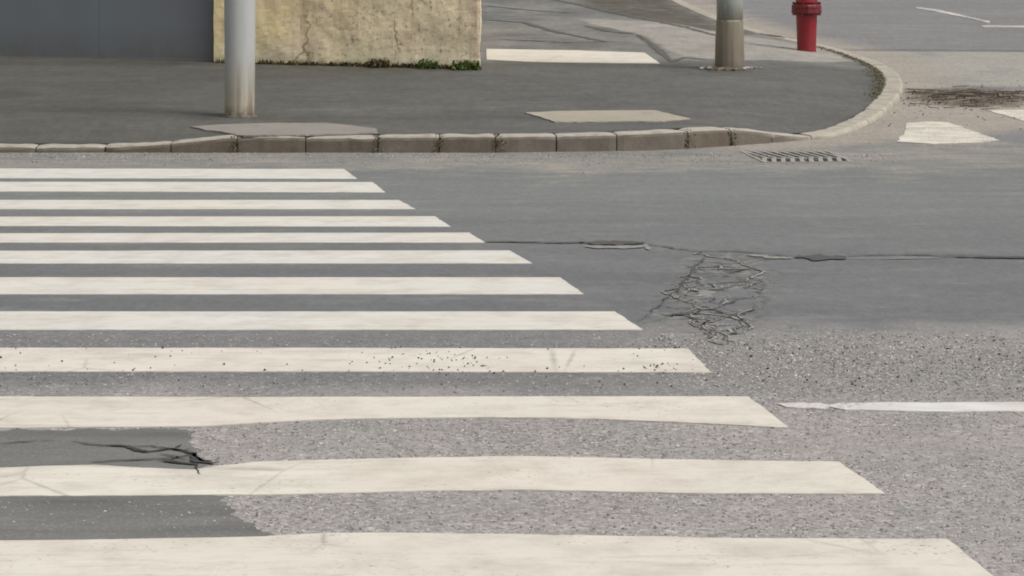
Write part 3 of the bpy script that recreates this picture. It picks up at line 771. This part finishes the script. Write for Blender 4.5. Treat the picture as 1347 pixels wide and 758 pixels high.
# a second wall stands left of the gate, out of frame
gate_w = 4.0
ux, uy = math.cos(ang), math.sin(ang)
gt = empty('metal_gate', (wa.x, wa.y, zbase + .02), ang); tag(gt, 'plain dark grey sheet metal gate filling the opening left of the wall', 'gate')
gd = 0.10                                     # recess behind the wall face
for k, (a, b) in enumerate(((-4.0, -2.60), (-2.5985, -1.262), (-1.2605, -0.045))):
    bm = bmesh.new(); box(bm, a, b, gd + .0015 * (k == 1), gd + .03, .05, 2.0, .0012); from_bm('panel', bm, M_GATE, gt)
bm = bmesh.new(); box(bm, -4.0, -.045, gd - .012, gd + .045, .012, .055, .004); from_bm('bottom_rail', bm, M_GATE, gt)
bm = bmesh.new(); box(bm, -4.0, -.045, gd - .012, gd + .045, 2.0, 2.06, .004); from_bm('top_rail', bm, M_GATE, gt)

# ------------------------------------------------------------------ poles
def pole(base, wpx, lab, mat, name='street_pole'):
    r = wpx / 2 / px_m(base.y)
    o = empty(name, base); tag(o, lab, 'pole')
    return o, r
b = P(315.5, 153)
o, r = pole(b, 39.5, 'pale galvanised round post with brown stained foot, nearest the kerb', None)
bm = bmesh.new(); lathe(bm, [(r * 1.0, -.05), (r * 1.0, .02), (r, .3), (r * 1.03, .9), (r * 1.0, 2.5), (r * .85, 6.0)], 56, 0.012); from_bm('shaft', bm, M_POLE_L, o, True)
bm = bmesh.new(); lathe(bm, [(r * .87, 6.0), (r * .88, 6.03), (r * .5, 6.09), (.002, 6.11)], 40); from_bm('cap', bm, M_POLE_L, o, True)
bm = bmesh.new(); lathe(bm, [(r * 1.16, -.02), (r * 1.13, .006), (r * 1.015, .012), (r * .9, .012)], 48, 0.10); from_bm('base_grout', bm, M_SLEEVE, o, True)

b = P(960, 91)
o, r = pole(b, 36.5, 'grey green round post with dirty flaking concrete sleeve, beside the red hydrant', None)
bm = bmesh.new(); lathe(bm, [(r * .95, .30), (r * .95, .8), (r * .93, 2.5), (r * .8, 6.0)], 56, 0.012); from_bm('shaft', bm, M_POLE_R, o, True)
bm = bmesh.new(); lathe(bm, [(r * .82, 6.0), (r * .84, 6.03), (r * .5, 6.09), (.002, 6.11)], 40); from_bm('cap', bm, M_POLE_R, o, True)
bm = bmesh.new(); lathe(bm, [(r * 1.15, -.05), (r * 1.12, .01), (r * 1.06, .05), (r * 1.05, .11), (r * 1.01, .30), (r * .985, .40), (r * .97, .45), (r * .955, .47)], 64, 0.05); from_bm('sleeve', bm, M_SLEEVE, o, True)
bm = bmesh.new(); lathe(bm, [(r * 1.62, -.03), (r * 1.5, .008), (r * 1.36, .02), (r * 1.1, .026)], 40, 0.30); from_bm('base_rubble', bm, M_SLEEVE, o, False)
bm = bmesh.new()
for k in range(46):
    a = random.uniform(0, 6.28); d = r * random.uniform(1.05, 2.5); s_ = random.uniform(.008, .024)
    q = bmesh.ops.create_icosphere(bm, subdivisions=1, radius=s_)['verts']
    for v in q: v.co = Vector((v.co.x * random.uniform(.8, 1.4) + b.x + d * math.cos(a), v.co.y + b.y + d * math.sin(a) * .9, v.co.z * .7 + b.z + s_ * .35 + .008))
tag(from_bm('rubble', bm, M_CHIP), 'broken concrete crumbs lying round the sleeved post', kind='stuff')

# ------------------------------------------------------------------ hydrant
b = P(1061, 67); m = 1 / px_m(b.y)
hy = empty('fire_hydrant', b); tag(hy, 'red pillar fire hydrant with bolted collar at the pavement corner', 'fire hydrant')
r0 = 12.6 * m
bm = bmesh.new(); lathe(bm, [(r0 * 1.0, -.04), (r0 * 1.0, .01), (r0 * .99, .04), (r0 * 1.03, .2), (r0 * 1.10, .37), (r0 * 1.2, .395)], 40); from_bm('body', bm, M_RED, hy, True)
cz0 = 49 * m; 
bm = bmesh.new(); lathe(bm, [(r0 * 1.22, cz0 - .012), (r0 * 1.52, cz0), (r0 * 1.58, cz0 + .012), (r0 * 1.58, cz0 + .042), (r0 * 1.52, cz0 + .046), (r0 * 1.52, cz0 + .052), (r0 * 1.56, cz0 + .056), (r0 * 1.56, cz0 + .085), (r0 * 1.50, cz0 + .095), (r0 * 1.2, cz0 + .100)], 12)
col_ = from_bm('collar', bm, M_DARKRED, hy)
for k in range(8):
    a = 2 * math.pi * (k + .5) / 8
    bm = bmesh.new(); lathe(bm, [(.012, -.125), (.012, -.11), (.008, -.109), (.008, 0), (.013, .001), (.013, .014), (.003, .016)], 6, org=(r0 * 1.42 * math.cos(a), r0 * 1.42 * math.sin(a), cz0 + .108)); from_bm('bolt', bm, M_DARKRED, hy)
zt = cz0 + .10
bm = bmesh.new(); lathe(bm, [(r0 * 1.18, zt - .005), (r0 * 1.14, zt + .03), (r0 * 1.12, zt + .22), (r0 * 1.2, zt + .25), (r0 * 1.2, zt + .275), (r0 * 1.05, zt + .31), (r0 * .7, zt + .35), (r0 * .3, zt + .368), (.004, zt + .372)], 40); from_bm('bonnet', bm, M_RED, hy, True)
for sx in (-1, 1):
    bm = bmesh.new(); lathe(bm, [(.062, r0 * .9), (.062, r0 * 1.35), (.075, r0 * 1.36), (.075, r0 * 1.75), (.03, r0 * 1.8), (.028, r0 * 2.05), (.004, r0 * 2.07)], 24, axis=(sx, 0, 0), org=(0, 0, zt + .15)); from_bm('outlet_cap', bm, M_DARKRED, hy, True)
bm = bmesh.new(); lathe(bm, [(.024, zt + .365), (.022, zt + .42), (.004, zt + .422)], 5); from_bm('operating_nut', bm, M_DARKRED, hy)

# ------------------------------------------------------------------ weeds, moss, litter, grit
def blades(bm, c, n, spread, h0, h1, w=0.006, lean=0.5):
    for _ in range(n):
        a = random.uniform(0, 6.28); d = min(abs(random.gauss(0, spread)), 1.2 * spread)
        x, y = c.x + d * math.cos(a), c.y + d * math.sin(a) * .6
        h = random.uniform(h0, h1); b_ = random.uniform(0, 6.28); le = random.uniform(.1, lean) * h
        dx, dy = math.cos(b_) * le, math.sin(b_) * le
        ww = w * random.uniform(.6, 1.6); ex, ey = -math.sin(b_) * ww, math.cos(b_) * ww
        p0, p1 = bm.verts.new((x - ex * .4, y - ey * .4, c.z - .005)), bm.verts.new((x + ex * .4, y + ey * .4, c.z - .005))
        m0, m1 = bm.verts.new((x + dx * .4 - ex, y + dy * .4 - ey, c.z + h * .6)), bm.verts.new((x + dx * .4 + ex, y + dy * .4 + ey, c.z + h * .6))
        t_ = bm.verts.new((x + dx, y + dy, c.z + h * random.uniform(.75, 1)))
        bm.faces.new((p0, p1, m1, m0)); bm.faces.new((m0, m1, t_))
def leaves(bm, c, n, spread, zmax, s=0.018):
    for _ in range(n):
        x, y = c.x + max(-1.3, min(1.3, random.gauss(0, 1))) * spread, c.y + random.gauss(0, spread * .4); z = c.z + abs(random.gauss(0, zmax * .5))
        q = Vector((random.uniform(-1, 1), random.uniform(-1, 1), random.uniform(.1, 1))).normalized()
        t1 = q.orthogonal().normalized(); t2 = q.cross(t1); sz = s * random.uniform(.5, 1.3)
        o_ = Vector((x, y, z))
        bm.faces.new([bm.verts.new(o_ + t1 * sz), bm.verts.new(o_ + t2 * sz * .55), bm.verts.new(o_ - t1 * sz), bm.verts.new(o_ - t2 * sz * .55)])
def wall_pt(f, off=-0.03):
    x = wa.x + ux * WL * f - uy * off * 1 + 0; y = wa.y + uy * WL * f + ux * off
    return Vector((x, y, float(pave_h(x, y)[0])))
for f, sp, n, lab, mt in ((0.955, .115, 620, 'bright green weed tuft at the free corner of the wall', M_GREEN), (0.815, .085, 260, 'low dull green weed at the wall foot left of the corner tuft', M_GREEN),
                      (0.63, .10, 260, 'dark scrubby weed at the wall foot, the one farthest left', M_DRY)):
    bm = bmesh.new(); c = wall_pt(f, -.07)
    leaves(bm, c, n, sp * .8, .07); blades(bm, c, n // 3, sp * .8, .03, .11)
    tag(from_bm('weed', bm, mt), lab, 'weed', 'weeds along the wall foot')
bm = bmesh.new()
for k in range(420):  # growth kept dense so its dark colour also stands in for wall-foot shadow
    f = random.uniform(0.0, 1.0) ** 0.7
    c = wall_pt(f, -.02 - abs(random.gauss(0, .012))); leaves(bm, c, 9, .022, .022, .012); 
    if random.random() < .35: blades(bm, c, 4, .02, .02, .06)
tag(from_bm('moss_growth', bm, M_DRY), 'mossy growth and dry stems, thickened as dark shade along the wall foot', kind='stuff')
bm = bmesh.new()
for k in range(900):                                   # inner side of the kerb at the corner
    s = random.uniform(KS[14 * 21], KS[14 * 26]); p, nn, h = kerb_at(s)
    q = p + nn * (KW + abs(random.gauss(0, .05))); c = Vector((q[0], q[1], float(pave_h(q[0], q[1])[0])))
    leaves(bm, c, 2, .02, .010, .009)
for px in (578, 654, 905, 312, 497, 962):
    p, nn, h = kerb_at(kerb_s_at_px(px))
    for k in range(22):
        q = p - nn * .012 + np.array([random.gauss(0, .02), 0]); c = Vector((q[0], q[1], float(T(q[1])) + random.uniform(0, h)))
        leaves(bm, c, 2, .012, .02, .012)
tag(from_bm('moss', bm, M_MOSS), 'olive moss in the kerb joints and along the pavement edge', kind='stuff')
bm = bmesh.new()
for k in range(520):
    t = random.random()
    x = random.gauss(1268, 36) if random.random() < .6 else random.uniform(1190, 1347); y = random.gauss(123.5, 2.2) if random.random() < .5 else random.gauss(131, 6)
    c = G(min(max(x, 1189), 1420), y)
    if random.random() < .25:
        a = random.gauss(0, .5); L = random.uniform(.05, .25); d = Vector((math.cos(a), math.sin(a), random.uniform(-.03, .07))) * L; n_ = Vector((-d.y, d.x, 0)).normalized() * .004
        c.z += .01
        up = Vector((0, 0, .008))
        f_ = [bm.verts.new(c - n_), bm.verts.new(c + n_), bm.verts.new(c + d + n_ * .5), bm.verts.new(c + d - n_ * .5)]
        bm.faces.new(f_); g_ = [bm.verts.new(c - up + up), bm.verts.new(c + up), bm.verts.new(c + d + up * .6), bm.verts.new(c + d)]; bm.faces.new(g_)
    else: leaves(bm, c, 2, .05, .008, .016)
for k in range(170):
    c = G(random.uniform(1120, 1400), random.gauss(136, 17)); leaves(bm, c, 1, .03, .006, .013)
tag(from_bm('leaf_litter', bm, M_LITTER), 'brown leaf and twig debris drifted in the side street gutter', kind='stuff')

def chips(name, cnt, sampler, s0, s1, mat, lab, zoff=0.0, flat=0.7, sink=0.3, parent=None):
    """angular stones, laid on (or half sunk in) the level carriageway"""
    xy = np.array([sampler() for _ in range(cnt)]) if not isinstance(sampler, np.ndarray) else sampler
    cnt = len(xy)
    Yc = F * H / (xy[:, 1] - HOR); Xc = (xy[:, 0] - CX) * Yc / F
    base = np.array([(1, 0, 0), (-1, 0, 0), (0, 1, 0), (0, -1, 0), (0, 0, 1), (0, 0, -1)], float)
    fo = np.array([(0, 2, 4), (2, 1, 4), (1, 3, 4), (3, 0, 4), (2, 0, 5), (1, 2, 5), (3, 1, 5), (0, 3, 5)])
    s_ = rng.uniform(s0, s1, cnt)[:, None, None] * np.where(rng.random(cnt) < .92, 1, 1.5)[:, None, None]
    q = base[None] * rng.uniform(.6, 1.2, (cnt, 6, 1)) * s_
    a = rng.uniform(0, 6.28, cnt)[:, None]; ca, sa = np.cos(a), np.sin(a)
    V = np.stack([Xc[:, None] + q[:, :, 0] * ca - q[:, :, 1] * sa, Yc[:, None] + q[:, :, 0] * sa + q[:, :, 1] * ca, zoff + s_[:, :, 0] * sink + q[:, :, 2] * flat], 2).reshape(-1, 3)
    Fc = (fo[None] + 6 * np.arange(cnt)[:, None, None]).reshape(-1, 3)
    me = bpy.data.meshes.new(name); me.from_pydata(V.tolist(), [], Fc.tolist()); me.update()
    o = link(name, me, mat, parent)
    return tag(o, lab, kind='stuff')
def samp_band():
    y = 440 + 85 * random.betavariate(1.6, 2.2)
    x0 = 850 + (y - 440) * 1.1
    return random.uniform(x0, 1420), y
def px_of(X, Y): return np.stack([CX + X / Y * F, HOR + F * H / Y], 1)
N = 84000                                               # aggregate standing proud of the worn binder on the near lane
Yr = rng.uniform(6.2, 11.1, N); Xr = rng.uniform(-3.2, 4.2, N)
dens = np.array([0.5 + 0.9 * noise.noise(Vector((a * 1.1, b_ * 1.1, 6))) for a, b_ in zip(Xr, Yr)])
fade = np.clip((11.0 - Yr + 0.3 * dens) / 0.5, 0, 1)
pin = zone(pp, Xr, Yr, .08)
pst = np.zeros(N)
for tp, bt, _ in STR[7:]: pst = np.maximum(pst, zone([(-700, tp[0][1])] + tp + bt + [(-700, bt[-1][1])], Xr, Yr, .006))
keep = (pst < .3) & (rng.random(N) < np.clip(0.5 + dens, .2, 1) * fade * np.where((Yr > 9.3) & (Xr < .5), .35, 1.0) * np.where(pin > .5, .45 * (Yr < 7.72) * (Yr > 7.35), 1.0))
chips('aggregate', 0, px_of(Xr[keep], Yr[keep]), .0025, .0056, M_CHIP, None, .0005, .55, .1, road)
chips('loose_grit', 2000, samp_band, .0025, .006, M_CHIPL, 'pale stone grit scattered over the coarse asphalt right of the zebra', .001)
chips('dark_grit', 380, samp_band, .0025, .006, M_CHIPD, 'dark stone grit scattered over the coarse asphalt right of the zebra', .001)
def samp_stripe():
    r_ = random.random()
    if r_ < .22: x, y = random.gauss(575, 45), random.gauss(477, 8)
    elif r_ < .32: x, y = random.gauss(872, 14), random.gauss(486, 4)
    elif r_ < .72: x, y = random.uniform(0, 900), random.choice((464, 488, 490)) + random.gauss(0, 6)
    else: x, y = random.uniform(0, 900), random.gauss(504, 8)
    return x, min(max(y, 455), 520)
chips('stripe_grit', 230, samp_stripe, .0022, .006, M_CHIPD, 'dark grit lying on the speckled cream zebra stripe', .0055)
def samp_gutter():
    x = random.uniform(-40, 1180); return x, 202 + abs(random.gauss(0, 7))
chips('gutter_grit', 1800, samp_gutter, .003, .007, M_CHIP, 'sandy grit lying in the gutter along the kerb', .001)

# connected web of fine cracks through the fatigued area, each with a paler crumbled lip
wp = []
for r_ in range(9):
    yy = 336 + r_ * 14.0
    x0, x1 = [(905, 990), (898, 1005), (890, 1015), (882, 1015), (880, 1005), (885, 990), (900, 975), (912, 972), (925, 975)][r_]
    n_ = 6 if r_ < 6 else 4
    for k in range(n_):
        wp.append((x0 + (x1 - x0) * (k + .5) / n_ + random.gauss(0, 6), yy + random.gauss(0, 4)))
wq = [Vector((p.x, p.y)) for p in (G(*q) for q in wp)]
we = delaunay_2d_cdt(wq, [], [], 0, 1e-6)
nodes = we[0]; b1, b2, crumbs = bmesh.new(), bmesh.new(), []
def w2p(v): return (CX + v.x / v.y * F, HOR + F * H / v.y)
for a, b in we[1]:
    va, vb_ = nodes[a], nodes[b]
    L = (vb_ - va).length
    if L > 0.85 or random.random() > .42: continue
    nn = Vector((-(vb_ - va).y, (vb_ - va).x)).normalized()
    mids = [va + (vb_ - va) * t + nn * random.gauss(0, .07) * L for t in (.25, .5, .75)]
    path = [va] + mids + [vb_]
    wd = random.uniform(.004, .012)
    crack_bm(b1, [w2p(v) for v in path], wd, z=.0052, amp=.8)
    if random.random() < .75:
        off = Vector((random.uniform(-.008, .008), -wd * 1.3))
        crack_bm(b2, [w2p(v + off) for v in path], wd * random.uniform(1.4, 2.6), z=.0046, amp=.8)
        for t in range(int(L * 16)):
            v = va + (vb_ - va) * random.random() + Vector((random.gauss(0, .035), random.gauss(0, .035))); crumbs.append(w2p(v))
tag(from_bm('crack_web', b1, flat('dusty_crack', lin(74, 73, 71), lin(98, 97, 94), 9)), 'fine branching web of dark cracks in the smooth asphalt', kind='structure')
tag(from_bm('crack_lip', b2, flat('pale_crumb', lin(166, 162, 155), lin(132, 130, 125), 9)), 'paler crumbled lips along the web of cracks', kind='structure')
chips('crack_crumbs', 0, np.array(crumbs), .0022, .0062, M_CHIPL, 'pale crumbs of asphalt lying along the web of cracks', .0, .5)
